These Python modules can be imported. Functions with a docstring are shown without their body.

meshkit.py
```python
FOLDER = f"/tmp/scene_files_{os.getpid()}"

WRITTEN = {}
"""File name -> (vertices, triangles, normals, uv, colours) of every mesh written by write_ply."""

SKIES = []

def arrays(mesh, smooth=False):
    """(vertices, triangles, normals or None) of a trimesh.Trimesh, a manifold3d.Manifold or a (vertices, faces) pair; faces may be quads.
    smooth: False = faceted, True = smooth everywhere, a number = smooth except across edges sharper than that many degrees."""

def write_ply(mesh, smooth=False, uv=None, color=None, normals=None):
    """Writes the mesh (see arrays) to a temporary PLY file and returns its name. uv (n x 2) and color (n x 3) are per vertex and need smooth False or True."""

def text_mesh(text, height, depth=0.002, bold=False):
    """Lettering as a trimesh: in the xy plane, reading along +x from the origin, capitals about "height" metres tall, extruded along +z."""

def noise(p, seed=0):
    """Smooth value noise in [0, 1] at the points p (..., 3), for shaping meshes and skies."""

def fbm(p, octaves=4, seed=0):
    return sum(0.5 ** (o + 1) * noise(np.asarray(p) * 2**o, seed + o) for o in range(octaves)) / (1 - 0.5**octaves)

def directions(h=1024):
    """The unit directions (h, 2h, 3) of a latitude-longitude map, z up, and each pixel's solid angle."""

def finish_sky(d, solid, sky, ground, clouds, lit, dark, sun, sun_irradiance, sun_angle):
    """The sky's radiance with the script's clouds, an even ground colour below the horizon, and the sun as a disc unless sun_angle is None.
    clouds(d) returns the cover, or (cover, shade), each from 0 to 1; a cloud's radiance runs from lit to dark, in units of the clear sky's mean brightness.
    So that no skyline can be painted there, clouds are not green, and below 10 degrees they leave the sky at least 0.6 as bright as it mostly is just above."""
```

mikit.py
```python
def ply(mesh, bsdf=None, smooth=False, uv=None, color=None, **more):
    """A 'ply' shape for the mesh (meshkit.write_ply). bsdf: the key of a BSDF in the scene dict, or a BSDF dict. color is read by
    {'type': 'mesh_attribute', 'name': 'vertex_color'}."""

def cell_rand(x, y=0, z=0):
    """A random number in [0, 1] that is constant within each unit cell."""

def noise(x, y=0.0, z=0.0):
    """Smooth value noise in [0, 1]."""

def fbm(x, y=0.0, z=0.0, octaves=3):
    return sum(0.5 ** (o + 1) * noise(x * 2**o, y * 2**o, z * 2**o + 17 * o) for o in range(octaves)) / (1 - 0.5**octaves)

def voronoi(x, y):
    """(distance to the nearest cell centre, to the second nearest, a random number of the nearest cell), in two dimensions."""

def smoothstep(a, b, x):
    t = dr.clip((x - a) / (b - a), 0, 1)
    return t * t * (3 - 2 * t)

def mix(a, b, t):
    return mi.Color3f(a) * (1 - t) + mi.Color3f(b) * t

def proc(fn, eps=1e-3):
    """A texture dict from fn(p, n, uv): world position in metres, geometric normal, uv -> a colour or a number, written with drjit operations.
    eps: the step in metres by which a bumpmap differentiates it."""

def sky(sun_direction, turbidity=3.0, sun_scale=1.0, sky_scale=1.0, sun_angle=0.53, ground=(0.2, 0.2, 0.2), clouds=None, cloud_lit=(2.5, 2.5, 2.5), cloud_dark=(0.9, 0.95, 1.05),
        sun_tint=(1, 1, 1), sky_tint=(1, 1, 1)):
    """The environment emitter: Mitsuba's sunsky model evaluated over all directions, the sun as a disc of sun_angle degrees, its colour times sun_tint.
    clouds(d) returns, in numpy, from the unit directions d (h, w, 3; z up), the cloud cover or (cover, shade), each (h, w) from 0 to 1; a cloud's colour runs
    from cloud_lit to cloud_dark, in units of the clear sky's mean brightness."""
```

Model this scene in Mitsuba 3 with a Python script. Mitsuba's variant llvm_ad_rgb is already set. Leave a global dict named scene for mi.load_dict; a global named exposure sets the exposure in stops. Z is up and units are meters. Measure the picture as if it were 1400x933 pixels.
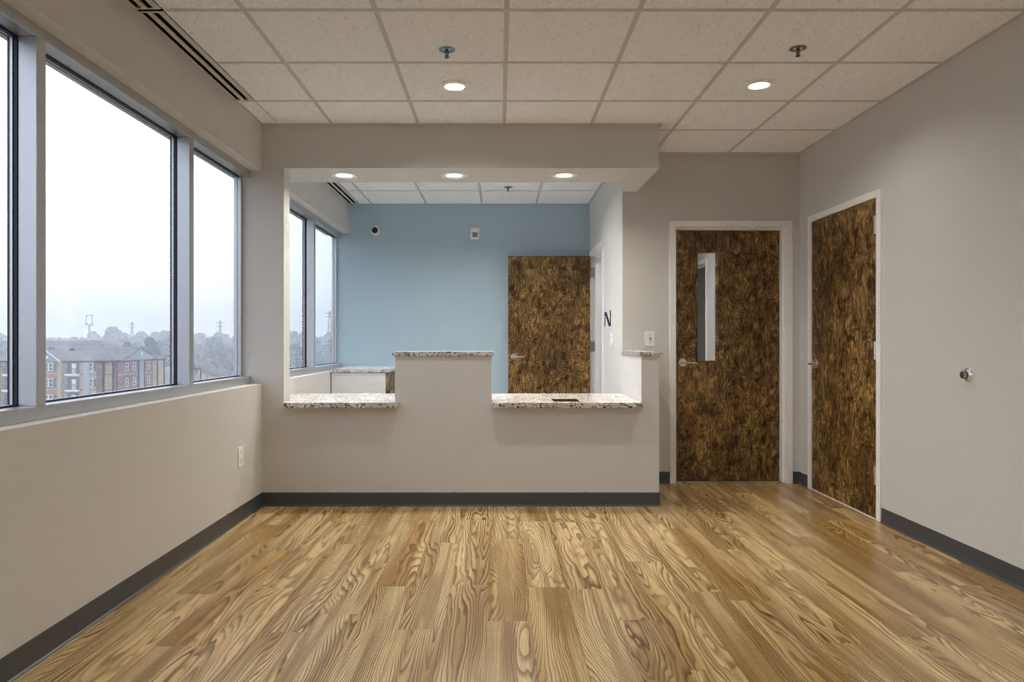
import math, random
import numpy as np, trimesh, drjit as dr, mitsuba as mi
import manifold3d as m3
import mikit, meshkit
from mikit import proc, noise, fbm, voronoi, cell_rand, smoothstep, mix

T = mi.ScalarTransform4f
rng = random.Random(7)
scene, labels = {}, {}

# ------------------------------------------------------------------ camera, sky, exposure
EYE = 1.185
exposure = 0.60
scene['camera'] = {'type': 'perspective', 'fov': math.degrees(2 * math.atan(700 / 945)), 'fov_axis': 'x',
                   'principal_point_offset_x': 17 / 1400, 'principal_point_offset_y': 0.0, 'near_clip': 0.05, 'far_clip': 3000.0,
                   'to_world': T().look_at(origin=[0, 0, EYE], target=[0, 1, EYE], up=[0, 0, 1])}
SKY = 1.38
def overcast(d):
    c = np.ones(d.shape[:2])
    return c, 0.25 * meshkit.fbm(d * np.array([3, 3, 6.0]), 3)
scene['sky'] = mikit.sky([0.4, -0.5, 0.75], sun_scale=0.0, sky_scale=10.0 * SKY, clouds=overcast, cloud_lit=(0.91, 1.0, 1.17), cloud_dark=(0.84, 0.94, 1.12), ground=(0.16, 0.16, 0.15))
LAMP = 265.0                                  # radiance of a downlight lens
LAMP_RGB = (1.0, 0.94, 0.83)

# ------------------------------------------------------------------ helpers
def numbered(key):
    if key not in scene and key not in labels and not any(k.startswith(key + '__') for k in scene):
        return key
    n = 1
    while True:
        k = f'{key}_{n:03d}'
        if k not in scene and k not in labels and not any(q.startswith(k + '__') for q in scene):
            return k
        n += 1
_cnt = {}
def fastnum(key):
    n = _cnt.get(key, 0); _cnt[key] = n + 1
    return key if n == 0 else f'{key}_{n:03d}'
def tag(key, label=None, cat=None, group=None, kind=None):
    d = labels.setdefault(key, {})
    if label: d['label'] = label
    if cat: d['category'] = cat
    if group: d['group'] = group
    if kind: d['kind'] = kind
    return key
def thing(name, label, cat, group=None, kind=None):
    return tag(fastnum(name), label, cat, group, kind)
def put(name, mesh, mat, parent=None, smooth=False, uv=None, label=None, **more):
    key = fastnum(f'{parent}__{name}' if parent else name)
    scene[key] = mikit.ply(mesh, 'm_' + mat, smooth=smooth, uv=uv, **more)
    if label: labels.setdefault(key, {})['label'] = label
    return key
def single(name, mesh, mat, label, cat, group=None, kind=None, **kw):
    return tag(put(name, mesh, mat, None, **kw), label, cat, group, kind)
def bx(x0, x1, y0, y1, z0, z1):
    m = trimesh.creation.box((abs(x1 - x0), abs(y1 - y0), abs(z1 - z0)))
    m.apply_translation(((x0 + x1) / 2, (y0 + y1) / 2, (z0 + z1) / 2))
    return m
def cb(x0, x1, y0, y1, z0, z1, b=0.003):
    """box with chamfered edges"""
    x0, x1 = sorted((x0, x1)); y0, y1 = sorted((y0, y1)); z0, z1 = sorted((z0, z1))
    P = []
    for sx, x in ((1, x0), (-1, x1)):
        for sy, y in ((1, y0), (-1, y1)):
            for sz, z in ((1, z0), (-1, z1)):
                P += [(x + sx * b, y + sy * b, z), (x + sx * b, y, z + sz * b), (x, y + sy * b, z + sz * b)]
    return trimesh.convex.convex_hull(np.array(P))
def cat(*ms):
    ms = [m for m in (ms[0] if len(ms) == 1 and isinstance(ms[0], (list, tuple)) else ms)]
    return trimesh.util.concatenate(ms)
def cyl(p0, p1, r, n=20, r1=None):
    p0, p1 = np.array(p0, float), np.array(p1, float)
    d = p1 - p0; L = np.linalg.norm(d); d /= L
    a = np.cross(d, [0, 0, 1] if abs(d[2]) < .9 else [1, 0, 0]); a /= np.linalg.norm(a); b = np.cross(d, a)
    t = np.arange(n) * 2 * np.pi / n
    ring = np.cos(t)[:, None] * a + np.sin(t)[:, None] * b
    V = np.vstack([p0 + ring * r, p1 + ring * (r if r1 is None else r1), [p0], [p1]])
    i = np.arange(n); j = (i + 1) % n
    F = np.vstack([np.stack([i, j, j + n], 1), np.stack([i, j + n, i + n], 1), np.stack([j, i, i * 0 + 2 * n], 1), np.stack([i + n, j + n, i * 0 + 2 * n + 1], 1)])
    return trimesh.Trimesh(V, F, process=False)
def lathe(profile, n=32, at=(0, 0, 0), axis='z', flip=False):
    """profile (r, h) revolved; open shells allowed"""
    pr = np.array(profile, float); k = len(pr)
    t = np.arange(n) * 2 * np.pi / n
    V = np.stack([pr[:, 0][:, None] * np.cos(t), pr[:, 0][:, None] * np.sin(t), np.repeat(pr[:, 1][:, None], n, 1)], -1).reshape(-1, 3)
    F = []
    for a in range(k - 1):
        for i in range(n):
            j = (i + 1) % n
            F += [(a * n + i, a * n + j, (a + 1) * n + j), (a * n + i, (a + 1) * n + j, (a + 1) * n + i)]
    m = trimesh.Trimesh(V, np.array(F), process=False)
    if flip: m.invert()
    if axis == 'x':   # h along +x
        m.vertices = m.vertices[:, [2, 0, 1]]
    if axis == 'y':
        m.vertices = m.vertices[:, [1, 2, 0]]
    m.apply_translation(at)
    return m
def remap(m, fn, det=1):
    m = m.copy(); m.vertices = fn(m.vertices)
    if det < 0: m.invert()
    return m
def sub(a, b):
    return trimesh.boolean.difference([a, b], engine='manifold', check_volume=False)
def capsule(p0, p1, r, r1=None, n=10):
    s0 = trimesh.creation.icosphere(2, r); s0.apply_translation(p0)
    s1 = trimesh.creation.icosphere(2, r if r1 is None else r1); s1.apply_translation(p1)
    return trimesh.convex.convex_hull(np.vstack([s0.vertices, s1.vertices]))

# ------------------------------------------------------------------ materials
def mat(key, rgb, rough=0.5, metal=0.0, spec=0.5, bump=None, bscale=1.0, **kw):
    b = {'type': 'principled', 'base_color': rgb if isinstance(rgb, dict) else {'type': 'rgb', 'value': list(rgb)}, 'roughness': rough, 'metallic': metal, 'specular': spec, **kw}
    if bump is not None:
        b = {'type': 'bumpmap', 'arbitrary': bump, 'scale': bscale, 'bsdf': b}
    scene['m_' + key] = {'type': 'twosided', 'bsdf': b}
    return key
mat('paint', (0.610, 0.603, 0.588), 0.6, spec=0.3)
mat('paint_blue', (0.45, 0.585, 0.675), 0.6, spec=0.3)
mat('frame_white', (0.85, 0.85, 0.86), 0.35)
mat('plastic_white', (0.82, 0.82, 0.80), 0.35)
mat('trim_bright', (0.90, 0.90, 0.88), 0.35)
mat('plastic_grey', (0.25, 0.24, 0.24), 0.4)
mat('black', (0.012, 0.012, 0.014), 0.5)
mat('vinyl', (0.058, 0.064, 0.072), 0.38)
mat('alu', (0.56, 0.58, 0.61), 0.36, metal=0.8)
mat('gasket', (0.012, 0.014, 0.03), 0.5)
mat('chrome', (0.80, 0.80, 0.82), 0.22, metal=1.0)
mat('chrome_dark', (0.40, 0.41, 0.43), 0.25, metal=1.0)
mat('brass_dark', (0.16, 0.13, 0.09), 0.35, metal=0.8)
mat('blue_film', (0.16, 0.33, 0.50), 0.3, metal=0.5)
mat('tee', (0.57, 0.56, 0.54), 0.5)
mat('slab', (0.5, 0.49, 0.47), 0.8)
mat('dark_door', (0.07, 0.07, 0.08), 0.5)
mat('laminate', (0.70, 0.70, 0.70), 0.45)
mat('tray_brown', (0.22, 0.15, 0.10), 0.4)
mat('navy', (0.02, 0.022, 0.05), 0.4)
scene['m_glass'] = {'type': 'thindielectric', 'int_ior': 1.5}

def tile_col(p, n, uv):
    a = noise(p.x * 330, p.y * 330, 3.0); b = noise(p.x * 150 + 9, p.y * 150, 7.0)
    pit = smoothstep(0.70, 0.86, a) * 0.5 + smoothstep(0.80, 0.90, b) * 0.5
    return mix((0.93, 0.935, 0.94), (0.28, 0.27, 0.26), dr.clip(0.85 * pit, 0, 1))
mat('ceiling_tile', proc(tile_col), 0.85, spec=0.1)

def granite_col(p, n, uv):
    u = p.x + 0.37 * p.y + 0.2 * p.z; v = 0.9 * p.y - 0.3 * p.x + p.z
    w = 0.006 * (noise(u * 160, v * 160) - 0.5)
    d1, d2, r = voronoi((u + w) * 105, (v - w) * 105)
    s1, s2, q = voronoi(u * 210 + 5, v * 210)
    f = fbm(u * 14, v * 14)
    c = mix((0.74, 0.71, 0.67), (0.56, 0.51, 0.47), smoothstep(0.3, 0.7, f))
    c = mix(c, (0.36, 0.30, 0.26), smoothstep(0.66, 0.70, r) * 0.9)
    c = mix(c, (0.30, 0.30, 0.32), smoothstep(0.78, 0.80, q) * 0.7)
    c = mix(c, (0.045, 0.04, 0.045), smoothstep(0.84, 0.86, r))
    return c
mat('granite', proc(granite_col), 0.12, spec=0.5)

def door_col(p, n, uv):
    u, v = uv.x, uv.y
    wx = fbm(u * 4 + 3, v * 1.5, 0.0); wy = fbm(u * 10 + 11, v * 6 + 5, 2.0)
    uu = u + 0.035 * (wx - 0.5) + 0.03 * (wy - 0.5); vv = v + 0.05 * (wy - 0.5)
    big = fbm(u * 3.5 + 2, v * 2.2 + 2 * wx, 5.0, 2)
    blotch = fbm(uu * 30, vv * 17, 1.0, 3)
    g = 13 * fbm(uu * 6.5, vv * 3.0, 4.0, 2) + 1.6 * noise(uu * 26, vv * 13) + 0.5 * noise(u * 90, v * 40)
    fr = g - dr.floor(g)
    line = smoothstep(0.45, 0.88, fr) * (1 - smoothstep(0.88, 1.0, fr))
    streak = fbm(uu * 170, vv * 20, 6.0, 2); speck = noise(u * 420, v * 160)
    dark = smoothstep(0.54, 0.78, fbm(uu * 17 + 9, vv * 19, 8.0, 3)) * smoothstep(0.35, 0.6, big)
    t = dr.clip(0.34 + 0.60 * (blotch - 0.5) + 0.6 * (big - 0.5) + 0.55 * (streak - 0.5) + 0.25 * (speck - 0.5) + 0.30 * line - 0.30 * dark, 0, 1)
    c = mix((0.026, 0.012, 0.004), (0.150, 0.078, 0.023), smoothstep(0.02, 0.50, t))
    return mix(c, (0.42, 0.27, 0.10), smoothstep(0.46, 0.90, t))
mat('door_wood', proc(door_col), 0.35, spec=0.4)

PW = 0.184
def plank_col(p, n, uv):
    k = dr.floor(uv.x); u = (uv.x - k) * PW; v = uv.y
    s = cell_rand(k, 3, 1) * 37.0; tone = cell_rand(k, 5, 2); q = cell_rand(k, 8, 4)
    warp = noise(u * 5 + s, v * 1.3 + s, 1.0)
    g = u * (46 + 30 * q) + (12 + 6 * q) * noise(u * (6 + 3 * tone) + s + 0.3 * warp, v * 0.95 + 2 * s) + 3.2 * noise(u * 17 + s, v * 2.6 + s + warp) + 0.7 * noise(u * 60 + s, v * 9)
    fr = g - dr.floor(g); band = cell_rand(dr.floor(g), k, 7)
    line = smoothstep(0.30, 0.90, fr) * (1 - smoothstep(0.90, 1.0, fr))
    wide = smoothstep(0.30, 0.75, fbm(u * 11 + s + 9, v * 1.0 + s, 3.0, 2))
    fine = noise(u * 520, v * 10 + s)
    mid = smoothstep(0.42, 0.74, noise(u * 44 + s + 0.8 * warp, v * 1.5 + 3 * s + warp))
    c = mix((0.60, 0.44, 0.225), (0.33, 0.19, 0.060), dr.clip(0.8 * wide + 0.6 * (tone - 0.5), 0, 1))
    c = mix(c, (0.095, 0.048, 0.014), line * dr.clip(0.62 + 0.30 * wide + 0.5 * (band - 0.5), 0, 1))
    c = mix(c, (0.19, 0.098, 0.028), 0.50 * mid)
    return c * (0.84 + 0.34 * fine) * (0.90 + 0.22 * tone)
mat('plank', proc(plank_col), 0.27, spec=0.5)

# ------------------------------------------------------------------ the room's dimensions (metres; x right, y into the room, z up)
XL, XR = -1.706, 2.492            # window wall face, right wall face
YF, YF2, YH = 4.960, 5.100, 5.406 # desk wall front, back, back of header
YB, YB2 = 5.745, 5.885            # wall with the glazed door
YO = 7.845                        # blue wall
YR = -2.6                         # wall behind the viewer
XO = 1.021                        # office's right wall
ZC = 2.740
XC = XO + 0.14                    # corridor side of that wall
YE = 9.7
HALF_R = 1.145
SILL, HEAD = 0.878, 2.408

# floor: a slab and planks
fl = thing('floor', 'glossy light brown wood plank floor with strong dark grain', 'floor', kind='structure')
put('slab', bx(XL - .3, XR + .3, YR - .2, YE + .2, -0.20, -0.004), 'slab', fl)
EDGE_BEVEL = 0.0007
kk = 0
cols = int(math.ceil((XR - XL) / PW))
for c in range(cols):
    x0 = XL + c * PW; x1 = min(x0 + PW, XR)
    y = YR - rng.uniform(0.1, 1.2)
    yend = YB2 if x1 > HALF_R else YF2
    while y < yend:
        L = 1.22
        y0, y1 = max(y, YR), min(y + L, yend)
        if y1 - y0 > 0.02:
            kk += 1
            g = 0.0004
            m = cb(x0 + g, x1 - g, y0 + g, y1 - g, -0.004, 0.0, EDGE_BEVEL)
            uv = np.stack([kk + np.clip((m.vertices[:, 0] - x0) / PW, 0.004, 0.996), m.vertices[:, 1] - y], 1)
            put('plank', m, 'plank', fl, uv=uv)
        y += L

# ceiling: slab above, tees, tiles
ce = thing('ceiling', 'suspended ceiling of pitted off-white tiles in a grey metal grid', 'ceiling', kind='structure')
put('deck', bx(XL - .4, XR + .3, YR - .2, YE + .2, ZC + 0.035, ZC + 0.2), 'slab', ce)
TX = [-1.202, -0.583, 0.034, 0.657, 1.272, 1.886]
TY = [4.480 + 0.615 * k for k in range(-11, 3)]
OX = [-1.449, -0.830, -0.200, 0.415]
OY = [5.92, 6.535, 7.154]
DIFF_R = -1.586                   # right edge of the slot diffuser
DOWN = [(-.274, 4.22), (1.577, 4.20)] + [(x, y) for x in (-.274, 1.577) for y in (1.72, -.74)] + [(-.53, 6.23), (.115, 6.23), (1.80, 7.4)]
HDOWN = [(-1.159, 5.166), (-.339, 5.166), (.481, 5.166)]
def pierced(m, spots, z0, z1):
    for x, y in spots:
        if m.bounds[0, 0] < x < m.bounds[1, 0] and m.bounds[0, 1] < y < m.bounds[1, 1]:
            m = sub(m, cyl((x, y, z0), (x, y, z1), .0725, 32))
    return m
def tiles(xs, ys, skip=None):
    for i in range(len(xs) - 1):
        for j in range(len(ys) - 1):
            if skip and skip(xs[i], xs[i + 1], ys[j], ys[j + 1]): continue
            put('tile', pierced(cb(xs[i] + .004, xs[i + 1] - .004, ys[j] + .004, ys[j + 1] - .004, ZC + .0025, ZC + .016, .0015), DOWN, ZC - .1, ZC + .1), 'ceiling_tile', ce)
main_ys = [YR] + [t for t in TY if t > YR + .1 and t < YB] + [YB]
def skip_main(a, b, c, d):
    return d > YF + .2 and b < HALF_R + .1
tiles([-1.586] + TX + [XR], main_ys, skip_main)
put('tile', cb(XL + .004, DIFF_R - .004, 4.484, YF - .002, ZC + .0025, ZC + .016, .0015), 'ceiling_tile', ce)
tiles([DIFF_R + .0] + OX + [XO], [YH + .02] + OY + [YO])
tiles([XC, 1.77, XR], [YB2, 6.5, 7.11, 7.72, 8.33, 8.94, YE])
def tee(x0, x1, y0, y1, name):
    put(name, cat(bx(x0, x1, y0, y1, ZC, ZC + .002), bx((x0 * .5 + x1 * .5) - .003, (x0 * .5 + x1 * .5) + .003, y0, y1, ZC + .002, ZC + .03) if name == 'main_tee' else bx(x0, x1, (y0 + y1) / 2 - .003, (y0 + y1) / 2 + .003, ZC + .002, ZC + .03)), 'tee', ce)
W = .0125
for x in TX:
    tee(x - W, x + W, YR, YB if x > HALF_R else YF, 'main_tee')
for y in TY:
    if YR < y < YB:
        xs = [XL + (.0 if y > 4.4 else .12)] + TX + [XR]
        for a, b in zip(xs[:-1], xs[1:]):
            if y > YF and b < HALF_R + .1: continue
            tee(a + W, b - W, y - W, y + W, 'cross_tee')
for x in OX:
    tee(x - W, x + W, YH, YO, 'main_tee')
for y in OY:
    xs = [DIFF_R] + OX + [XO]
    for a, b in zip(xs[:-1], xs[1:]):
        tee(a + W, b - W, y - W, y + W, 'cross_tee')
def angle_trim(x0, x1, y0, y1):
    put('wall_angle', bx(x0, x1, y0, y1, ZC - .0005, ZC + .0023), 'tee', ce)
angle_trim(XR - .022, XR, YR, YB); angle_trim(HALF_R, XR - .022, YB - .022, YB); angle_trim(XL, HALF_R + .022, YF - .022, YF)
angle_trim(HALF_R, HALF_R + .022, YF, YB - .022); angle_trim(XL, XL + .012, 4.47, YF - .022)
angle_trim(DIFF_R, XO, YO - .022, YO); angle_trim(XO - .022, XO, YH, YO - .022); angle_trim(XL, XR, YR, YR + .022)
angle_trim(XC, XR, YB2, YB2 + .02); angle_trim(XR - .02, XR, YB2 + .02, YE)

# slot diffusers beside the soffit
def diffuser(y0, y1, label):
    d = thing('slot_diffuser', label, 'air vent', 'slot diffusers along the window soffit')
    x0, x1 = XL, DIFF_R
    put('backing', bx(x0 + .002, x1 - .002, y0, y1, ZC + .028, ZC + .033), 'black', d)
    f, k = [], []
    for a, b in ((x0, x0 + .010), (x0 + .036, x0 + .062), (x0 + .090, x1)):
        f.append(bx(a, b, y0, y1, ZC - .001, ZC + .004))
        k.append(bx(a + .0005, a + .0025, y0 + .002, y1 - .002, ZC + .0035, ZC + .027)); k.append(bx(b - .0025, b - .0005, y0 + .002, y1 - .002, ZC + .0035, ZC + .027))
    f += [bx(x0, x1, y0, y0 + .012, ZC - .001, ZC + .004), bx(x0, x1, y1 - .010, y1, ZC - .001, ZC + .004)]
    put('frame', cat(f), 'tee', d)
    put('slot_liner', cat(k), 'black', d)
    return d
diffuser(3.262, 4.466, 'long black two-slot air diffuser beside the window soffit, ending short of the front beam')
diffuser(2.02, 3.238, 'black two-slot air diffuser over the window soffit cut by the top edge of the view')
diffuser(5.95, YO - .01, 'black two-slot air diffuser over the office windows, reaching the blue wall')

# ------------------------------------------------------------------ walls
single('wall_left', cat(bx(XL - .30, XL, YR - .2, YO + .15, -.004, SILL), bx(XL - .30, XL, YR - .2, YO + .15, HEAD, ZC + .035)), 'paint',
       'beige wall under and over the long row of windows', 'wall', kind='structure')
single('wall_front', cat(bx(XL - .17, XL, YF, YF2, SILL, HEAD), bx(XL, -1.549, YF, YF2, 0, 2.426), pierced(bx(XL, HALF_R, YF, YH, 2.426, ZC), HDOWN, 2.3, 2.47), bx(1.013, HALF_R, YH, YB, 2.426, ZC)), 'paint',
       'beige column and deep header beam framing the opening over the reception desk', 'wall', kind='structure')
D1 = (1.413, 2.432, 2.184)
single('wall_back', cat(bx(XO, D1[0] + .03, YB, YB2, 0, ZC), bx(D1[1] - .03, XR, YB, YB2, 0, ZC), bx(D1[0] + .03, D1[1] - .03, YB, YB2, 2.155, ZC)), 'paint',
       'beige wall holding the wooden door with the narrow glass strip', 'wall', kind='structure')
single('wall_right', cat(bx(XR, XR + .16, YR, 4.537, 0, ZC), bx(XR, XR + .16, 5.537, 8.36, 0, ZC), bx(XR, XR + .16, 9.24, YE, 0, ZC), bx(XR, XR + .16, 4.537, 5.537, 2.155, ZC), bx(XR, XR + .16, 8.36, 9.24, 2.155, ZC)), 'paint',
       'pale greige right-hand wall with a hinged wooden door and a pipe stub', 'wall', kind='structure')
single('wall_office_side', cat(bx(XO, XC, YB2, 6.80, 0, ZC), bx(XO, XC, 7.77, YO, 0, ZC), bx(XO, XC, 6.80, 7.77, 2.155, ZC)), 'paint',
       'pale side wall of the office behind the desk, with the open doorway', 'wall', kind='structure')
single('wall_blue', cat(bx(XL, XC, YO, YO + .15, 0, ZC), bx(XL - .17, XL, YO, YO + .15, SILL, HEAD)), 'paint_blue', 'light blue wall at the far end of the office behind the desk', 'wall', kind='structure')
single('wall_rear', cat(bx(XL, XR, YR - .15, YR, 0, ZC), bx(XL - .17, XL, YR - .15, YR, SILL, HEAD)), 'paint', 'beige wall at the viewer\'s end of the room', 'wall', kind='structure')
single('wall_corridor', cat(bx(XC, XR, YE, YE + .15, 0, ZC), bx(XO, XC, YO + .15, YE, 0, ZC)), 'paint', 'pale corridor end wall beyond the wooden doors', 'wall', kind='structure')

# baseboards: coved vinyl
def cove(p0, p1, nx, ny, name, label, h=.098):
    """from p0 to p1 along a wall whose room side is (nx, ny)"""
    prof = np.array([(0, 0), (.014, 0), (.0135, .003), (.006, .009), (.004, .02), (.0035, h - .003), (.002, h), (0, h)])
    V, n = [], len(prof)
    for p in (p0, p1):
        V += [(p[0] + nx * a, p[1] + ny * a, z) for a, z in prof]
    V = np.array(V)
    F = []
    for i in range(n):
        j = (i + 1) % n
        F += [(i, j, j + n), (i, j + n, i + n)]
    for i in range(1, n - 1):
        F += [(0, i + 1, i), (n, n + i, n + i + 1)]
    m = trimesh.Trimesh(V, F, process=False); m.fix_normals()
    single(name, m, 'vinyl', label, 'baseboard', kind='structure')
cove((XL, YR), (XL, YF), 1, 0, 'baseboard_left', 'dark grey vinyl baseboard along the window wall')
cove((XL, YF), (HALF_R + .004, YF), 0, -1, 'baseboard_front', 'dark grey vinyl baseboard along the foot of the reception desk')
cove((HALF_R, YF), (HALF_R, YB), 1, 0, 'baseboard_return', 'dark grey vinyl baseboard on the side of the desk\'s return wall')
cove((HALF_R, YB), (D1[0] - .001, YB), 0, -1, 'baseboard_back', 'short dark grey vinyl baseboard between desk and glazed door')
cove((D1[1] + .001, YB), (XR, YB), 0, -1, 'baseboard_corner', 'short dark grey vinyl baseboard in the corner between the two doors')
cove((XR, 5.568), (XR, YB), -1, 0, 'baseboard_nook', 'short dark grey vinyl baseboard between the corner and the hinged door')
cove((XR, YR), (XR, 4.506), -1, 0, 'baseboard_right', 'long dark grey vinyl baseboard along the right-hand wall')

# ------------------------------------------------------------------ windows (a ribbon of aluminium frames)
XI, XG = -1.785, -1.872           # room side of the frame, plane of the glass
def window(name, y0, y1, mullions, joints, label):
    w = thing(name, label, 'window', kind='structure')
    ys = [y0] + joints + [y1]
    for a, b in zip(ys[:-1], ys[1:]):
        s = put('sill_bar', cb(XI, -1.857, a + .0006, b - .0006, SILL, SILL + .055, .002), 'alu', w)
        put('gasket', cat(bx(-1.857, -1.870, a, b, SILL, SILL + .062), bx(-1.885, -1.896, a, b, SILL, SILL + .060)), 'gasket', s)
        put('outer_sill', bx(-1.874, -1.885, a, b, SILL, SILL + .062), 'alu', s)
    h = put('head_bar', cb(XI, -1.857, y0, y1, HEAD - .047, HEAD, .002), 'alu', w)
    put('gasket', cat(bx(-1.857, -1.870, y0, y1, HEAD - .054, HEAD), bx(-1.885, -1.896, y0, y1, HEAD - .052, HEAD)), 'gasket', h)
    put('outer_head', bx(-1.874, -1.885, y0, y1, HEAD - .054, HEAD), 'alu', h)
    zb, zt = SILL + .055, HEAD - .047
    for c in mullions:
        m = put('mullion', cb(XI + .001, -1.857, c - .0275, c + .0275, zb, zt, .002), 'alu', w)
        put('gasket', cat(bx(-1.857, -1.870, c - .0315, c + .0315, zb, zt), bx(-1.885, -1.896, c - .030, c + .030, zb, zt)), 'gasket', m)
        put('outer_cap', bx(-1.874, -1.885, c - .0335, c + .0335, zb, zt), 'alu', m)
    for a, b in ((y0, y0 + .03), (y1 - .03, y1)):
        put('end_jamb', cat(bx(-1.845, -1.870, a, b, zb, zt), bx(-1.874, -1.896, a, b, zb, zt)), 'alu', w)
    e = [y0] + mullions + [y1]
    for a, b in zip(e[:-1], e[1:]):
        v = np.array([(XG, a, SILL + .03), (XG, b, SILL + .03), (XG, b, HEAD - .03), (XG, a, HEAD - .03)])
        put('pane', trimesh.Trimesh(v, [(0, 1, 2), (0, 2, 3)], process=False), 'glass', w)
MC = [4.006 - 1.314 * k for k in range(4, -1, -1)]
window('window_1', YR, YF, MC, [-0.2, 1.7, 3.68], 'long row of tall aluminium-framed windows in the waiting room')
window('window_2', YF2, YO, [5.32, 6.672], [], 'aluminium-framed windows of the office behind the desk')

# ------------------------------------------------------------------ reception desk
d = thing('reception_desk', 'greige drywall reception desk front with a tall centre and a side return', 'reception desk')
put('front_wall', cat(bx(-1.549, HALF_R, YF, YF2, 0, .711), bx(-.751, -.058, YF, YF2, .711, 1.0765), bx(1.018, HALF_R, YF, YF2, .711, 1.075)), 'paint', d)
put('return_wall', bx(1.018, HALF_R, YF2, YB, 0, 1.075), 'paint', d)
def slab_round(pts, z0, z1, r=0, b=.004):
    """flat slab of a polygonal plan with eased edges"""
    from shapely.geometry import Polygon
    from shapely.geometry.polygon import orient
    P = Polygon(pts)
    def ext(p, h, z): return m3.Manifold.extrude(m3.CrossSection([np.array(orient(p).exterior.coords)[:-1]]), h).translate((0, 0, z))
    me = (ext(P, z1 - z0 - 2 * b, z0 + b) + ext(P.buffer(-b / 2, join_style=2), z1 - z0 - .6 * b, z0 + .3 * b) + ext(P.buffer(-b, join_style=2), z1 - z0, z0)).to_mesh()
    return trimesh.Trimesh(me.vert_properties[:, :3], me.tri_verts)
def rect_r(x0, x1, y0, y1, r, n=6):
    """the two rounded front corners of a worktop"""
    f = [(x0 + r + r * math.cos(math.radians(a)), y0 + r + r * math.sin(math.radians(a))) for a in np.linspace(180, 270, n)]
    return f + [(x1 - r + r * math.cos(math.radians(a)), y0 + r + r * math.sin(math.radians(a))) for a in np.linspace(270, 360, n)]
YW = 4.868                        # front edge of the low worktops
lw = rect_r(-1.546, -.728, YW, YW + .1, .035) + [(-.728, YF - .001), (-.753, YF - .001), (-.753, YF2 + .001), (-.41, YF2 + .001), (-.41, YB), (XL + .001, YB), (XL + .001, YF2 + .001), (-1.546, YF2 + .001)]
single('granite_worktop', slab_round(lw, .711, .749, 0, b=.006), 'granite', 'speckled granite worktop on the left end of the reception desk, by the column', 'worktop')
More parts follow.
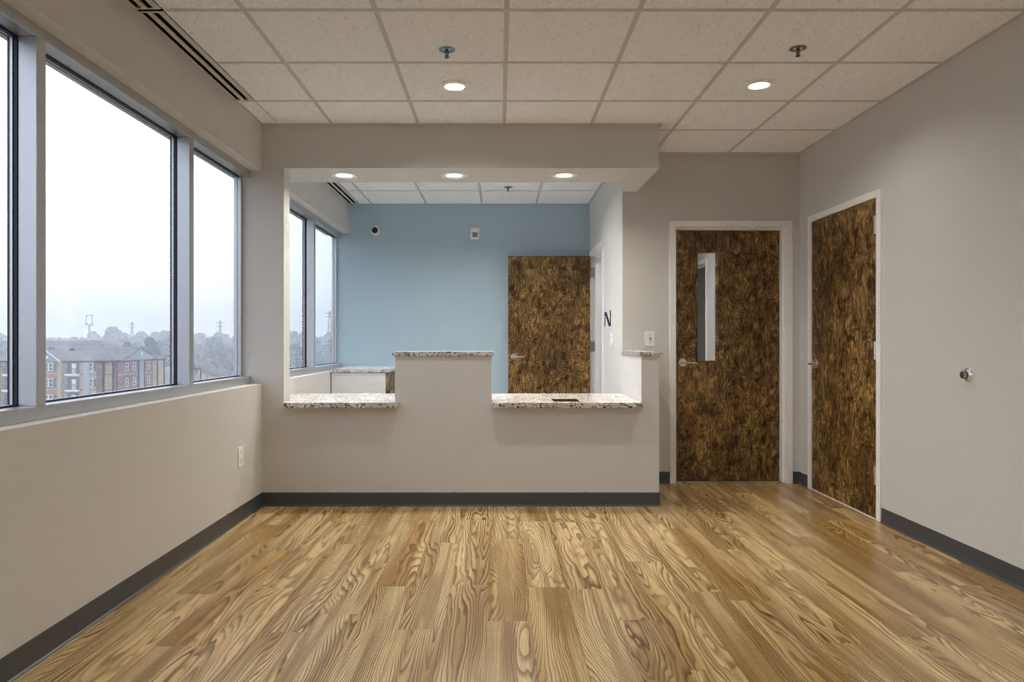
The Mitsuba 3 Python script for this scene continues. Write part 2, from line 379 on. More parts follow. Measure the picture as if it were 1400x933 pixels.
rw = rect_r(-.055, 1.016, YW, YW + .1, .035) + [(1.016, YB), (-.409, YB), (-.409, YF2 + .001), (-.055, YF2 + .001)]
tray_hole = bx(.388, .582, 4.965, 5.195, .717, .80)
single('granite_worktop', sub(slab_round(rw, .711, .749, 0, b=.006), tray_hole), 'granite', 'speckled granite worktop on the right side of the reception desk, with a cut-out tray', 'worktop')
t = thing('recessed_tray', 'small recessed brown tray let into the right-hand granite worktop', 'tray')
put('pan', cat(bx(.389, .581, 4.966, 5.194, .7172, .7195)), 'tray_brown', t)
put('rim', cat(bx(.389, .396, 4.966, 5.194, .7195, .7485), bx(.574, .581, 4.966, 5.194, .7195, .7485), bx(.396, .574, 5.187, 5.194, .7195, .7485), bx(.396, .574, 4.966, 4.973, .7195, .7485)), 'brass_dark', t)
def cap_slab(x0, x1, y0, y1, z0, z1, label):
    single('granite_counter', slab_round([(x0, y0), (x1, y0), (x1, y1), (x0, y1)], z0, z1, 0, b=.005), 'granite', label, 'countertop')
cap_slab(-.767, -.041, YF - .016, YF2 + .02, 1.0765, 1.109, 'speckled granite cap on the tall centre of the reception desk')
cap_slab(1.003, 1.162, YF - .016, YB - .001, 1.075, 1.107, 'speckled granite cap on the return wall at the right end of the desk')

# office cabinet run under the windows
c = thing('base_cabinet', 'low cabinet with pale end panel and dark wood fronts beside the blue wall', 'cabinet')
put('end_panel', cb(XL + .012, -1.150, 6.965, 6.985, .10, .867, .002), 'laminate', c)
put('carcass', bx(XL + .004, -1.155, 6.986, YO - .002, .10, .867), 'laminate', c)
put('plinth', bx(XL + .004, -1.21, 7.0, YO - .002, 0, .10), 'vinyl', c)
yy = [6.975, 7.405, YO - .006]
for a, b in zip(yy[:-1], yy[1:]):
    m = cb(-1.154, -1.134, a + .002, b - .002, .68, .862, .002)
    dr_ = put('drawer_front', m, 'door_wood', c, uv=np.stack([m.vertices[:, 1] + 3, m.vertices[:, 2]], 1))
    put('pull', capsule((-1.115, (a + b) / 2 - .06, .77), (-1.115, (a + b) / 2 + .06, .77), .006), 'chrome_dark', dr_, smooth=True)
    m = cb(-1.154, -1.134, a + .002, b - .002, .112, .674, .002)
    dd = put('cabinet_door', m, 'door_wood', c, uv=np.stack([m.vertices[:, 1] + 5, m.vertices[:, 2]], 1))
    put('pull', capsule((-1.115, b - .05, .50), (-1.115, b - .05, .62), .006), 'chrome_dark', dd, smooth=True)
single('granite_countertop', slab_round([(XL + .001, 6.95), (-1.112, 6.95), (-1.112, YO - .001), (XL + .001, YO - .001)], .867, .899, 0, b=.005), 'granite',
       'speckled granite top on the low cabinet under the office windows', 'countertop')

# ------------------------------------------------------------------ doors
def lever(parent, M, det, u, z, d0, toward):
    """rose, neck and lever on a leaf whose face is at depth d0; toward = +1/-1 along u"""
    r = put('lever_handle', remap(cat(capsule((u, d0 - .052, z), (u + toward * .108, d0 - .050, z - .002), .0105, .0085), cyl((u, d0 - .012, z), (u, d0 - .05, z), .011, 20)), M, det), 'chrome', parent, smooth=40)
    prof = [(0, .0), (.031, .0), (.037, .004), (.038, .010), (.038, .012)]
    rose = lathe([(.0385, 0), (.0385, .006), (.034, .012), (.014, .015), (.0, .015)], 28)
    rose.vertices = np.stack([u + rose.vertices[:, 0], d0 - rose.vertices[:, 2], z + rose.vertices[:, 1]], 1)
    put('rose', remap(rose, M, det), 'chrome', r, smooth=40)
def frame_mesh(u0, u1, top, depth=.16, face=.05, proj=.012, stop_d=None):
    """hollow metal frame: outer edges u0..u1, top; opening inside by face"""
    f = [cb(u0, u0 + face, -proj, depth, 0, top - face, .002), cb(u1 - face, u1, -proj, depth, 0, top - face, .002), cb(u0, u1, -proj, depth, top - face, top, .002)]
    if stop_d is not None:
        s0, s1 = stop_d
        f += [bx(u0 + face, u0 + face + .016, s0, s1, 0, top - face), bx(u1 - face - .016, u1 - face, s0, s1, 0, top - face), bx(u0 + face + .016, u1 - face - .016, s0, s1, top - face - .016, top - face)]
    return cat(f)
def leaf_uv(m, axis, off): return np.stack([m.vertices[:, axis] + off, m.vertices[:, 2]], 1)

# door 1: closed, glazed strip, opens away into the corridor
M1 = lambda v: np.stack([v[:, 0], YB + v[:, 1], v[:, 2]], 1)
d1 = thing('door_1', 'dark stained wooden door with a narrow upright glass strip, in a white frame', 'door', kind='structure')
put('frame', remap(frame_mesh(*D1, depth=.152, stop_d=(.045, .098)), M1), 'frame_white', d1, label='white painted metal door frame')
u0, u1 = D1[0] + .052, D1[1] - .052
G = (1.673, 1.838, 1.018, 1.933)
leaf = sub(bx(u0, u1, .10, .145, .008, 2.130), bx(G[0] - .004, G[1] + .004, .05, .2, G[2] - .004, G[3] + .004))
leaf = remap(leaf, M1)
lf = put('leaf', leaf, 'door_wood', d1, uv=leaf_uv(leaf, 0, 0.3), label='dark mottled wood door leaf')
gf = [bx(G[0] - .016, G[0], .094, .151, G[2] - .016, G[3] + .016), bx(G[1], G[1] + .016, .094, .151, G[2] - .016, G[3] + .016), bx(G[0], G[1], .094, .151, G[2] - .016, G[2]), bx(G[0], G[1], .094, .151, G[3], G[3] + .016)]
gm = remap(cat(gf), M1)
put('glazing_bead', gm, 'door_wood', lf, uv=leaf_uv(gm, 0, 9.0))
v = M1(np.array([(G[0], .122, G[2]), (G[1], .122, G[2]), (G[1], .122, G[3]), (G[0], .122, G[3])]))
put('pane', trimesh.Trimesh(v, [(0, 1, 2), (0, 2, 3)], process=False), 'glass', lf, label='clear glass strip')
lever(d1, M1, 1, 1.545, 1.003, .10, 1)
put('threshold', remap(cb(D1[0] + .05, D1[1] - .05, .06, .15, 0, .007, .002), M1), 'chrome_dark', d1)

# door 2: in the right wall, hinged on the near side
M2 = lambda v: np.stack([XR + v[:, 1], v[:, 0], v[:, 2]], 1)
d2 = thing('door_2', 'dark mottled wooden door with three silver hinges in the right-hand wall', 'door', kind='structure')
put('frame', remap(frame_mesh(4.507, 5.567, 2.184, stop_d=(.052, .10)), M2, -1), 'frame_white', d2, label='white painted metal door frame')
leaf = remap(bx(4.562, 5.512, .0, .045, .010, 2.130), M2, -1)
put('leaf', leaf, 'door_wood', d2, uv=leaf_uv(leaf, 1, 20.7), label='dark mottled wood door leaf')
lever(d2, M2, -1, 5.445, 1.005, 0.0, -1)
for z in (1.952, 1.122, .296):
    put('hinge', remap(cat(cyl((4.560, -.013, z - .06), (4.560, -.013, z + .06), .009, 14), bx(4.562, 4.592, -.0035, .002, z - .057, z + .057), bx(4.5575, 4.5625, -.016, -.002, z - .057, z + .057)), M2, -1), 'chrome', d2)
put('threshold', remap(cb(4.557, 5.517, -.006, .10, 0, .006, .002), M2, -1), 'frame_white', d2)

# door 3: office side wall, standing open against the blue wall
M3 = lambda v: np.stack([XO + v[:, 1], v[:, 0], v[:, 2]], 1)
d3 = thing('door_3', 'dark stained wooden door standing open against the blue wall', 'door', kind='structure')
put('frame', remap(frame_mesh(6.77, 7.80, 2.184, depth=.152, stop_d=(.052, .10)), M3, -1), 'frame_white', d3, label='white painted metal door frame')
leaf = bx(XO - .012 - .912, XO - .012, 7.700, 7.744, .010, 2.134)
put('leaf', leaf, 'door_wood', d3, uv=leaf_uv(leaf, 0, 40.2), label='dark mottled wood door leaf')
M3b = lambda v: np.stack([v[:, 0], 7.700 + v[:, 1], v[:, 2]], 1)
lever(d3, M3b, 1, XO - .012 - .912 + .062, 1.010, 0.0, 1)
for z in (1.952, 1.122, .296):
    put('hinge', cat(bx(XO + .002, XO + .046, 7.744, 7.7502, z - .057, z + .057), cyl((XO - .006, 7.746, z - .06), (XO - .006, 7.746, z + .06), .008, 12)), 'chrome_dark', d3)

# door 4: in the corridor, seen through the glass strip
d4 = thing('door_4', 'dark grey door in a white frame seen through the glass strip', 'door', kind='structure')
put('frame', remap(frame_mesh(8.29, 9.31, 2.184, stop_d=(.06, .10)), M2, -1), 'frame_white', d4, label='white painted metal door frame')
put('leaf', remap(bx(8.345, 9.255, .105, .15, .01, 2.13), M2, -1), 'dark_door', d4)

# ------------------------------------------------------------------ downlights
def downlight(x, y, z, label, group, k=1.0, rgb=LAMP_RGB):
    t = thing('downlight', label, 'ceiling light', group)
    put('trim', lathe([(.058, .006), (.060, -.003), (.066, -.007), (.092, -.009), (.100, -.006), (.101, .0015)], 40, (x, y, z)), 'trim_bright', t, smooth=30)
    put('reflector', lathe([(.058, .006), (.056, .030)], 40, (x, y, z)), 'trim_bright', t, smooth=30)
    m = lathe([(.0562, .029), (.04, .0285), (.0, .028)], 32, (x, y, z))
    if m.face_normals[:, 2].mean() > 0: m.invert()
    put('lamp', m, 'plastic_white', t, emitter={'type': 'area', 'radiance': {'type': 'rgb', 'value': [LAMP * k * q for q in rgb]}}, label='glowing white lens')
    return t
G1 = 'round downlights in the waiting room ceiling'
downlight(-.274, 4.22, ZC, 'lit round downlight in the ceiling tile in front of the beam, below the blue-ringed sprinkler', G1)
downlight(1.577, 4.20, ZC, 'lit round downlight in the ceiling on the right, toward the two corner doors', G1)
for x in (-.274, 1.577):
    for y in (1.72, -.74):
        downlight(x, y, ZC, 'lit round downlight further back over the waiting room, above the viewer', 'downlights above the viewer')
G2 = 'round downlights under the header beam'
downlight(-1.159, 5.166, 2.426, 'lit round downlight under the beam, end of its row by the column and windows', G2)
downlight(-.339, 5.166, 2.426, 'lit round downlight under the beam, middle of its row of three', G2)
downlight(.481, 5.166, 2.426, 'lit round downlight under the beam, end of its row nearest the open office door', G2)
for x in (-.83 + .3, .415 - .3):
    downlight(x, 6.23, ZC, 'lit round downlight in the office ceiling hidden behind the beam', 'office downlights', 1.5, (1.0, 0.96, 0.91))
downlight(1.80, 7.4, ZC, 'lit round downlight in the corridor ceiling behind the glazed door', 'corridor light', 2.6, (1.0, 0.96, 0.91))

# ------------------------------------------------------------------ sprinklers
def sprinkler(x, y, z, m_esc, label):
    t = thing('sprinkler', label, 'sprinkler')
    put('escutcheon', lathe([(.010, .004), (.022, .003), (.026, -.004), (.038, -.004), (.043, -.0015), (.043, .002)], 28, (x, y, z)), m_esc, t, smooth=30)
    put('body', cat(cyl((x, y, z + .004), (x, y, z - .012), .009, 14), capsule((x - .010, y, z - .010), (x - .004, y, z - .036), .0025), capsule((x + .010, y, z - .010), (x + .004, y, z - .036), .0025), cyl((x, y, z - .012), (x, y, z - .038), .0028, 8)), 'brass_dark', t, smooth=40)
    put('deflector', cat(cyl((x, y, z - .038), (x, y, z - .041), .014, 16), cyl((x, y, z - .033), (x, y, z - .039), .005, 10)), 'brass_dark', t)
sprinkler(-.281, 3.69, ZC, 'blue_film', 'ceiling sprinkler with a blue ring plate above the first downlight')
sprinkler(1.585, 3.672, ZC, 'chrome_dark', 'dark metal ceiling sprinkler on the right half of the ceiling')
sprinkler(.087, 6.98, ZC, 'chrome_dark', 'small ceiling sprinkler in the office, seen under the beam')

# ------------------------------------------------------------------ small wall fittings
t = thing('wall_outlet', 'white duplex power outlet low on the window wall', 'outlet')
yc, zc = 4.545, .425
put('plate', cb(XL, XL + .006, yc - .040, yc + .040, zc - .064, zc + .064, .002), 'plastic_white', t)
for z in (zc + .030, zc - .030):
    s = put('socket', cb(XL + .004, XL + .008, yc - .017, yc + .017, z - .019, z + .019, .002), 'plastic_white', t)
    put('slot', cat(bx(XL + .0075, XL + .0084, yc - .009, yc - .006, z - .004, z + .008), bx(XL + .0075, XL + .0084, yc + .006, yc + .009, z - .004, z + .008), bx(XL + .0075, XL + .0084, yc - .003, yc + .003, z - .013, z - .008)), 'black', s)

t = thing('light_switch', 'white toggle light switch between the desk return and the glazed door', 'light switch')
xs_, zs = 1.250, 1.203
put('plate', cb(xs_ - .042, xs_ + .042, YB - .006, YB, zs - .061, zs + .061, .002), 'plastic_white', t)
put('toggle', cat(bx(xs_ - .005, xs_ + .005, YB - .0075, YB - .004, zs - .012, zs + .012), remap(bx(-.004, .004, -.018, 0, -.005, .005), lambda v: v + np.array([xs_, YB - .006, zs + .004]))), 'plastic_grey', t)
put('screw', cat(cyl((xs_, YB - .005, zs + .030), (xs_, YB - .007, zs + .030), .004, 10), cyl((xs_, YB - .005, zs - .030), (xs_, YB - .007, zs - .030), .004, 10)), 'plastic_grey', t)

t = thing('wall_switch', 'white switch plate under the letter N on the office side wall', 'light switch')
yc, zc = 6.27, 1.195
put('plate', cb(XO - .008, XO, yc - .085, yc + .085, zc - .060, zc + .060, .002), 'plastic_white', t)
put('rocker', cb(XO - .013, XO - .006, yc - .052, yc - .018, zc - .034, zc + .034, .002), 'plastic_white', t)
put('rocker', cb(XO - .013, XO - .006, yc + .018, yc + .052, zc - .034, zc + .034, .002), 'plastic_white', t)
put('indicator', cb(XO - .011, XO - .006, yc + .058, yc + .078, zc + .012, zc + .040, .001), 'plastic_grey', t)

# the letter N on the office side wall
def letter_n(y_far, y_near, z0, z1, th):
    # reads left (far) to right (near) for someone facing +x
    from shapely.geometry import Polygon
    from shapely.ops import unary_union
    w, h = y_far - y_near, z1 - z0
    P = unary_union([Polygon([(0, 0), (.035, 0), (.035, h), (0, h)]), Polygon([(w - .035, 0), (w, 0), (w, h), (w - .035, h)]), Polygon([(0, h), (.10, h), (w, 0), (w - .10, 0)])])
    m = trimesh.creation.extrude_polygon(P, th)
    v = m.vertices.copy()
    m.vertices = np.stack([XO - v[:, 2], y_far - v[:, 0], z0 + v[:, 1]], 1)
    m.fix_normals()
    return m
single('letter_sign', letter_n(6.70, 6.34, 1.322, 1.465, .004), 'navy', 'dark navy letter N on the pale wall beside the open doorway', 'sign')

# security camera on the blue wall
t = thing('security_camera', 'small white round security camera with a black lens on the blue wall', 'camera')
cx, cz = -1.408, 2.437
put('base', lathe([(.0, 0), (.058, 0), (.058, -.02), (.052, -.034), (.036, -.040), (.0, -.040)], 28, (cx, YO, cz), axis='y'), 'plastic_white', t, smooth=35)
put('lens', lathe([(.034, -.040), (.031, -.050), (.018, -.058), (.0, -.060)], 24, (cx, YO, cz), axis='y'), 'black', t, smooth=35)
t = thing('motion_sensor', 'white rectangular motion sensor with a grey lens on the blue wall', 'sensor')
cx, cz = -.278, 2.402
put('housing', cb(cx - .052, cx + .052, YO - .040, YO, cz - .066, cz + .066, .012), 'plastic_white', t)
put('lens', cb(cx - .030, cx + .026, YO - .046, YO - .036, cz - .042, cz + .012, .004), 'plastic_grey', t)

# pipe stub on the right wall
t = thing('pipe_stub', 'short chrome capped pipe stub with a round collar on the right-hand wall', 'pipe')
py, pz = 3.672, 1.005
def lx(profile): return lathe([(r, -h) for r, h in profile], 28, (XR, py, pz), axis='x')
put('collar', lx([(.038, 0), (.037, .006), (.030, .013), (.022, .015), (.022, .018)]), 'chrome', t, smooth=35)
put('stub', lx([(.018, .010), (.018, .024), (.021, .024), (.021, .034), (.015, .034), (.014, .022), (.0, .022)]), 'chrome_dark', t, smooth=35)

# ------------------------------------------------------------------ outside: haze, ground, flats, trees, masts
GZ = -14.6
scene['haze'] = {'type': 'cube', 'to_world': T().translate([-520, 380, 4]).scale([500, 620, 40]), 'bsdf': {'type': 'null'},
                 'interior': {'type': 'homogeneous', 'sigma_t': {'type': 'rgb', 'value': [0.0019, 0.0020, 0.0022]}, 'albedo': {'type': 'rgb', 'value': [0.955, 0.98, 1.0]}}}
tag('haze', 'pale bluish haze hanging over the land outside the windows', 'haze', kind='stuff')
def ground_col(p, n, uv):
    return mix((0.10, 0.10, 0.085), (0.17, 0.165, 0.14), fbm(p.x * .05, p.y * .05))
mat('ground', proc(ground_col), 0.9, spec=0.1)
gr = [bx(-1100, -6, -300, 1100, GZ - 1, GZ)]
single('ground', cat(gr), 'ground', 'hazy grey-green ground far below the windows', 'ground', kind='structure')
mat('asphalt', (0.09, 0.09, 0.10), 0.8)
single('road', cat(bx(-200, -40, 228, 240, GZ, GZ + .06), bx(-62, -48, 60, 228, GZ, GZ + .06)), 'asphalt', 'grey road and parking lane beyond the flats', 'road', kind='structure')

def brick_col(c0, c1):
    def f(p, n, uv):
        h = p.x + p.y
        row = dr.floor(p.z / .32)
        return mix(c0, c1, 0.6 * cell_rand(h / .7 + 0.5 * (row - 2 * dr.floor(row / 2)), row, 3) + 0.4 * noise(h * .8, p.z * .8))
    return f
mat('brick_red', proc(brick_col((0.30, 0.17, 0.14), (0.42, 0.26, 0.21))), 0.85, spec=0.1)
mat('brick_dark', proc(brick_col((0.21, 0.13, 0.13), (0.33, 0.22, 0.21))), 0.85, spec=0.1)
mat('stone_buff', proc(brick_col((0.36, 0.29, 0.20), (0.52, 0.44, 0.33))), 0.85, spec=0.1)
mat('siding', (0.30, 0.33, 0.37), 0.7)
mat('trim_white', (0.82, 0.82, 0.80), 0.6)
mat('shutter', (0.11, 0.12, 0.15), 0.6)
mat('glass_dark', (0.10, 0.13, 0.17), 0.15)
mat('recess', (0.10, 0.11, 0.14), 0.7)
mat('downspout', (0.035, 0.03, 0.03), 0.6)
def shingle_col(p, n, uv):
    return mix((0.14, 0.135, 0.13), (0.24, 0.235, 0.23), cell_rand((p.x + p.y) / .6, p.z / .16, 1) * .5 + .5 * fbm(p.x * .4, p.y * .4, p.z * 2))
mat('shingle', proc(shingle_col), 0.9, spec=0.1)

b = thing('apartment_building', 'brick and buff stone apartment block with grey hipped roof outside the windows', 'building')
FX0, FX1, FY0, FY1, EZ = -128.0, -73.6, 132.0, 151.0, -2.6
put('wall', bx(FX0, FX1, FY0, FY1, GZ, EZ), 'brick_red', b)
rid = 0.5 * (FY0 + FY1)
def prism_roof():
    o = .5
    V = np.array([(FX0 - o, FY0 - o, EZ), (FX1 + o, FY0 - o, EZ), (FX1 + o, FY1 + o, EZ), (FX0 - o, FY1 + o, EZ), (FX0 + 8, rid, 1.25), (FX1 - 8, rid, 1.25)])
    F = [(0, 1, 5), (0, 5, 4), (1, 2, 5), (2, 3, 4), (2, 4, 5), (3, 0, 4), (0, 2, 1), (0, 3, 2)]
    m = trimesh.Trimesh(V, F, process=False); m.fix_normals(); return m
rf = put('roof', prism_roof(), 'shingle', b)
put('fascia', cat(bx(FX0 - .55, FX1 + .55, FY0 - .56, FY0 - .46, EZ - .28, EZ + .04), bx(FX1 + .46, FX1 + .56, FY0 - .5, FY1 + .5, EZ - .28, EZ + .04)), 'downspout', rf)
for x, y, z in ((-84.5, 136.5, -.4), (-88.9, 137.2, -.2), (-78.0, 139.5, -.5), (-92, 139.2, .55), (-86.5, 140.6, 1.05)):
    put('roof_vent', bx(x - .35, x + .35, y - .35, y + .35, z - .6, z + .12), 'recess' if z < 0 else 'siding', rf)
def gable(cx, hw, y, zb, zt, depth, name='gable'):
    """gable facing the viewer at plane y"""
    V = np.array([(cx - hw, y, zb), (cx + hw, y, zb), (cx, y, zt), (cx - hw, y + depth, zb), (cx + hw, y + depth, zb), (cx, y + depth, zt)])
    F = [(0, 1, 2), (3, 5, 4), (0, 2, 5), (0, 5, 3), (1, 4, 5), (1, 5, 2), (0, 3, 4), (0, 4, 1)]
    g = put(name, trimesh.Trimesh(V, F, process=False), 'siding', b)
    e = []
    for s in (-1, 1):
        a0, a1 = np.array([cx + s * (hw + .25), y - .25, zb - .15]), np.array([cx, y - .25, zt + .12])
        dvec = np.array([0, depth + .25, 0]); up = np.array([0, 0, .16])
        Q = np.array([a0, a1, a1 + dvec, a0 + dvec, a0 + up, a1 + up, a1 + dvec + up, a0 + dvec + up])
        e.append(trimesh.convex.convex_hull(Q))
    put('gable_roof', cat(e), 'shingle', g)
    e = []
    for s in (-1, 1):
        Q = [(cx + s * (hw + .25), y - .32, zb - .16), (cx, y - .32, zt + .10), (cx, y - .32, zt + .30), (cx + s * (hw + .25), y - .32, zb + .06)]
        Q = Q + [(q[0], y - .25, q[2]) for q in Q]
        e.append(trimesh.convex.convex_hull(np.array(Q)))
    put('bargeboard', cat(e), 'trim_white', g)
    put('gable_vent', bx(cx - .22, cx + .22, y - .06, y + .02, zb + .55, zb + 1.0), 'trim_white', g)
def win(x0, x1, y, z0, z1, n=1, shut=True, axis='x'):
    def B(a0, a1, d0, d1, c0, c1):
        return bx(a0, a1, y + d0, y + d1, c0, c1) if axis == 'x' else bx(y - d1, y - d0, a0, a1, c0, c1)
    ww = (x1 - x0) / n
    f = []
    for i in range(n):
        a, q = x0 + i * ww, x0 + (i + 1) * ww
        f += [B(a, a + .09, -.08, .0, z0, z1), B(q - .09, q, -.08, .0, z0, z1), B(a + .09, q - .09, -.08, .0, z1 - .1, z1), B(a + .09, q - .09, -.08, .0, z0, z0 + .1), B(a + .09, q - .09, -.07, .0, (z0 + z1) / 2 - .05, (z0 + z1) / 2 + .05)]
    w = put('window', cat(f), 'trim_white', b)
    put('pane', B(x0 + .05, x1 - .05, -.03, -.005, z0 + .05, z1 - .05), 'glass_dark', w)
    if shut:
        put('shutter', B(x0 - .52, x0 - .06, -.06, .0, z0, z1), 'shutter', b)
        put('shutter', B(x1 + .06, x1 + .52, -.06, .0, z0, z1), 'shutter', b)
STO = [-4.5 - 3.0 * i for i in range(4)]      # window bottoms, storey by storey
def bay(cx):
    """gabled bay with a pair of windows, a buff pilaster, balconies to its right, a window further right"""
    yb = FY0 - .9
    put('bay_wall', bx(cx - 2.0, cx + 1.6, yb, FY0, GZ, EZ - .1), 'brick_red', b)
    put('pilaster', bx(cx + 1.6, cx + 2.3, yb - .1, FY0, GZ, EZ - .1), 'stone_buff', b)
    gable(cx - .3, 2.4, yb - .2, EZ - .1, -.95, 6.5)
    put('belt_course', cat([bx(cx - 2.02, cx + 1.62, yb - .08, yb, z - .62, z - .40) for z in STO]), 'stone_buff', b)
    for z in STO:
        win(cx - 1.05, cx + .75, yb, z, z + 1.5, 2)
    x0, x1 = cx + 3.0, cx + 5.3
    put('stone_wall', bx(x0 - .75, x1 + 2.9, FY0 - .25, FY0, GZ, EZ - .3), 'stone_buff', b)
    for z in STO:
        r = put('balcony', bx(x0, x1, FY0 - .32, FY0 - .24, z - .6, z + 1.75), 'recess', b)
        put('balcony_slab', bx(x0 - .1, x1 + .1, FY0 - .95, FY0 - .24, z - .95, z - .6), 'trim_white', r)
        put('railing', cat([bx(x0 + .05 + i * (x1 - x0 - .15) / 9, x0 + .10 + i * (x1 - x0 - .15) / 9, FY0 - .92, FY0 - .86, z - .6, z + .45) for i in range(10)] + [bx(x0, x1, FY0 - .94, FY0 - .84, z + .42, z + .5)]), 'shutter', r)
        put('balcony_door', bx(x0 + .9, x0 + 1.75, FY0 - .38, FY0 - .32, z - .58, z + 1.4), 'trim_white', r)
    put('siding_strip', bx(x1 + .9, x1 + 2.0, FY0 - .55, FY0 - .2, GZ, EZ - .3), 'siding', b)
bay(-85.4); bay(-97.3); bay(-109.2)
# the corner by the gable end: windows, dark brick band, buff corner with downspouts
put('stone_wall', bx(-80.2, -76.8, FY0 - .25, FY0, GZ, EZ - .3), 'stone_buff', b)
for z in STO:
    win(-78.55, -77.1 - .35, FY0 - .25, z, z + 1.5, 1)
put('brick_band', bx(-76.8, -75.4, FY0 - .30, FY0, GZ, EZ - .3), 'brick_dark', b)
put('stone_wall', bx(-75.2, FX1 + .05, FY0 - .25, FY0, GZ, EZ - .3), 'stone_buff', b)
for x in (-75.5, FX1 + .02):
    put('downspout', bx(x - .12, x + .12, FY0 - .5, FY0 - .24, GZ, EZ - .1), 'downspout', b)
put('belt_course', cat([bx(-80.2, FX1, FY0 - .33, FY0 - .25, z - .75, z - .55) for z in STO]), 'brick_dark', b)
# end wall, facing our windows (plane x = FX1)
EX = FX1
put('end_wall', bx(EX, EX + .5, 132.4, 145.8, GZ, EZ - .1), 'brick_dark', b)
put('stone_wall', bx(EX, EX + .3, 145.8, FY1, GZ, EZ - .1), 'stone_buff', b)
put('siding_strip', bx(EX + .3, EX + .62, 140.1, 141.8, GZ, EZ - .1), 'siding', b)
for y in (139.9, 142.0, 147.9, 150.9):
    put('downspout', bx(EX + .45 if y < 145 else EX + .28, EX + .68 if y < 145 else EX + .5, y - .12, y + .12, GZ, EZ - .1), 'downspout', b)
for z in STO:
    for y in (135.0, 137.8, 143.4):
        win(y, y + 1.0, EX + .5, z - .2, z + 1.45, 1, False, axis='y')
put('belt_course', cat([bx(EX + .5, EX + .58, 132.4, 145.8, z - .95, z - .75) for z in STO] + [bx(EX + .3, EX + .36, 145.8, FY1, z - .95, z - .75) for z in STO]), 'stone_buff', b)
V = np.array([(EX + .9, 133.6, EZ), (EX + .9, 146.8, EZ), (EX + .9, 140.2, -.35), (EX - 6, 133.6, EZ), (EX - 6, 146.8, EZ), (EX - 6, 140.2, -.35)])
F = [(0, 1, 2), (3, 5, 4), (0, 2, 5), (0, 5, 3), (1, 4, 5), (1, 5, 2), (0, 3, 4), (0, 4, 1)]
gm_ = trimesh.Trimesh(V, F, process=False); gm_.fix_normals()
g = put('end_gable', gm_, 'siding', b)
e = []
for s in (-1, 1):
    Q = [(EX + .98, 140.2 + s * 6.9, EZ - .2), (EX + .98, 140.2, -.25), (EX + .98, 140.2, -.02), (EX + .98, 140.2 + s * 6.9, EZ + .04)]
    Q = Q + [(EX - 6, q[1], q[2]) for q in Q]
    e.append(trimesh.convex.convex_hull(np.array(Q)))
put('gable_roof', cat(e), 'shingle', g)
put('gable_vent', bx(EX + .9, EX + 1.0, 139.9, 140.5, -1.7, -1.1), 'trim_white', g)

# trees: lumpy crowns on trunks
def leaf_col(c0, c1):
    def f(p, n, uv): return mix(c0, c1, fbm(p.x * .9, p.y * .9, p.z * .9))
    return f
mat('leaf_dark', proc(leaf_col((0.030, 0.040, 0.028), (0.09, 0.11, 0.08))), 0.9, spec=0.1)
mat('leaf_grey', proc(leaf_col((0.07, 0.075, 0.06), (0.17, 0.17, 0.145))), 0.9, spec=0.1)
mat('bark', (0.10, 0.085, 0.07), 0.9)
ICO = trimesh.creation.icosphere(3)
def crown(seed, h, w):
    r = np.random.RandomState(seed)
    out = []
    n = r.randint(6, 10)
    for i in range(n):
        t = (i + .5) / n
        rad = w * (.30 + .20 * r.rand()) * (1.15 - .55 * t)
        a = r.rand() * 6.283; off = w * .38 * (1 - .6 * t) * r.rand() ** .5
        ctr = np.array([off * math.cos(a), off * math.sin(a), h * (.38 + .60 * t) - rad * .6 * t])
        v = ICO.vertices.copy()
        k = 1 + .55 * (meshkit.fbm(v * 2.6 + r.rand() * 50, 3, seed) - .5) + .35 * (meshkit.noise(v * 9 + r.rand() * 50, seed + 3) - .5)
        out.append(trimesh.Trimesh(v * k[:, None] * rad * np.array([1, 1, .85]) + ctr, ICO.faces, process=False))
    return cat(out)
CROWNS = []
for i in range(7):
    w = (7.5, 9, 6, 8, 10, 7, 8.5)[i]; h = (15, 17, 19, 14, 16, 18, 20)[i]
    CROWNS.append((h, {m_: mikit.ply(crown(100 + i, h, w), 'm_' + m_, smooth=True) for m_ in ('leaf_dark', 'leaf_grey')}, mikit.ply(cyl((0, 0, -.3), (0, 0, h * .6), .32, 8, .12), 'm_bark')))
def tree(x, y, h, kind, label, group):
    i = rng.randrange(7)
    t = thing('tree', label, 'tree', group)
    s = h / CROWNS[i][0]
    M = T().translate([x, y, GZ]).rotate([0, 0, 1], rng.uniform(0, 360)).scale([s * rng.uniform(.9, 1.25)] * 2 + [s])
    scene[t + '__crown'] = {**CROWNS[i][1][kind], 'to_world': M}
    scene[t + '__trunk'] = {**CROWNS[i][2], 'to_world': M}
def along(px, D): return (px - 683) * D / 945.0
x = -60
while x < 490:                                   # far wood: bearing set by distance, crowns level with the eye
    D = rng.uniform(430, 560)
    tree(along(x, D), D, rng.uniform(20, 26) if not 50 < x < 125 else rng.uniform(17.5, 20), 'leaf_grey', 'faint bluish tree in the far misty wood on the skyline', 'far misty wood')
    x += rng.uniform(8, 15)
x = 175
while x < 490:
    D = rng.uniform(300, 390)
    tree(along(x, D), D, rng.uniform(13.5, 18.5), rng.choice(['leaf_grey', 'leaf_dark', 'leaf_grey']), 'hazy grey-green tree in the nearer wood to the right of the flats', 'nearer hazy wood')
    x += rng.uniform(9, 16)
x = 250
while x < 480:
    D = rng.uniform(262, 290)
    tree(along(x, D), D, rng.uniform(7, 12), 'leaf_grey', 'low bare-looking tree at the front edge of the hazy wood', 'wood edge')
    x += rng.uniform(10, 18)
for px, D, h in ((206, 250, 17.6), (172, 262, 16.4), (299, 280, 15.3)):
    tree(along(px, D), D, h, 'leaf_dark', {206: 'dark round tree rising just right of the gable end of the flats', 172: 'dark tree showing above the roof hip of the flats', 299: 'dark tree above the street lamp in the pane beside the column'}[px], None)

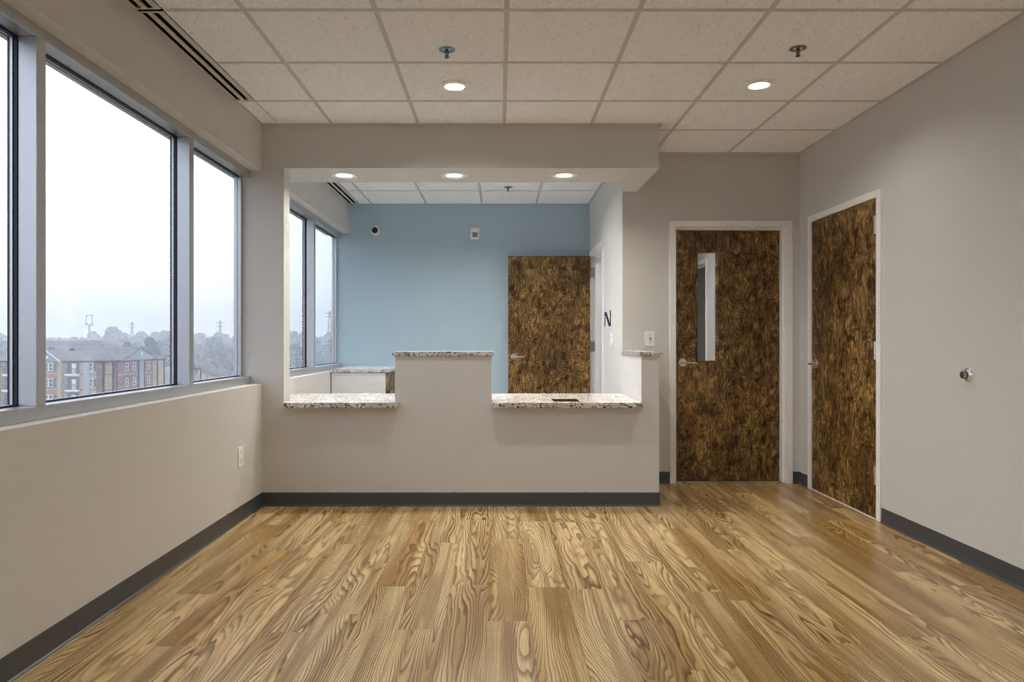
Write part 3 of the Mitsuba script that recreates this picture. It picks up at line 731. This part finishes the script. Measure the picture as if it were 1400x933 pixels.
# street lamp
t = thing('street_lamp', 'dark street lamp with a single arm outside the pane by the column', 'street lamp')
lx_, ly_ = -52.3, 121.0
put('pole', cyl((lx_, ly_, GZ), (lx_, ly_, -3.6), .17, 10, .13), 'downspout', t)
put('arm', bx(lx_ - 1.2, lx_ + .12, ly_ - .1, ly_ + .1, -3.8, -3.55), 'downspout', t)
put('lamp_head', cb(lx_ - 1.35, lx_ - .75, ly_ - .2, ly_ + .2, -3.98, -3.78, .03), 'downspout', t)

# masts
mat('steel', (0.22, 0.23, 0.25), 0.6)
def bar(p, q, r): return cyl(p, q, r, 5)
def pylon(px, D, top, w, label, loop=False):
    t = thing('pylon', label, 'pylon')
    x, y = along(px, D), D
    seg = []
    if loop:
        zb = top - 6.0
        put('mast', bar((x, y, GZ), (x, y, zb), .45), 'steel', t)
        for a, c in (((-1.9, zb), (-1.9, top)), ((1.9, zb), (1.9, top)), ((-1.9, top), (1.9, top)), ((-1.9, zb), (1.9, zb)), ((-1.0, zb), (-1.9, zb + 1.6)), ((1.0, zb), (1.9, zb + 1.6)), ((-1, top), (-1.9, top - 1.6)), ((1, top), (1.9, top - 1.6)), ((-2.7, zb - .1), (2.7, zb - .1))):
            seg.append(bar((x + a[0], y, a[1]), (x + c[0], y, c[1]), .24))
        put('loop_frame', cat(seg), 'steel', t)
        return
    zb = -4
    for sx in (-1, 1):
        for sy in (-1, 1):
            seg.append(bar((x + sx * w, y + sy * w, GZ), (x + sx * .35, y + sy * .35, top), .2))
    for k in range(5):
        z0 = GZ + (top - GZ) * k / 5; z1 = GZ + (top - GZ) * (k + 1) / 5
        a, c = w + (.35 - w) * k / 5, w + (.35 - w) * (k + 1) / 5
        seg += [bar((x - a, y - a, z0), (x + c, y - c, z1), .13), bar((x + a, y - a, z0), (x - c, y - c, z1), .13)]
    put('tower', cat(seg), 'steel', t)
    put('cross_arm', cat([bar((x - 3.2 + .5 * i, y, top - 1.6 - 2.2 * i), (x + 3.2 - .5 * i, y, top - 1.6 - 2.2 * i), .2) for i in range(2)]), 'steel', t)
pylon(122, 420, 17.0, 1, 'mast with a square loop frame on top, above the flats\' roof', True)
pylon(180.5, 480, 14.5, 1.4, 'lattice pylon rising from the far wood beyond the gable end')
pylon(301, 470, 15.2, 1.4, 'lattice pylon above the trees in the pane beside the column')
pylon(451, 430, 20.0, 2.2, 'tall lattice pylon seen through the office windows')
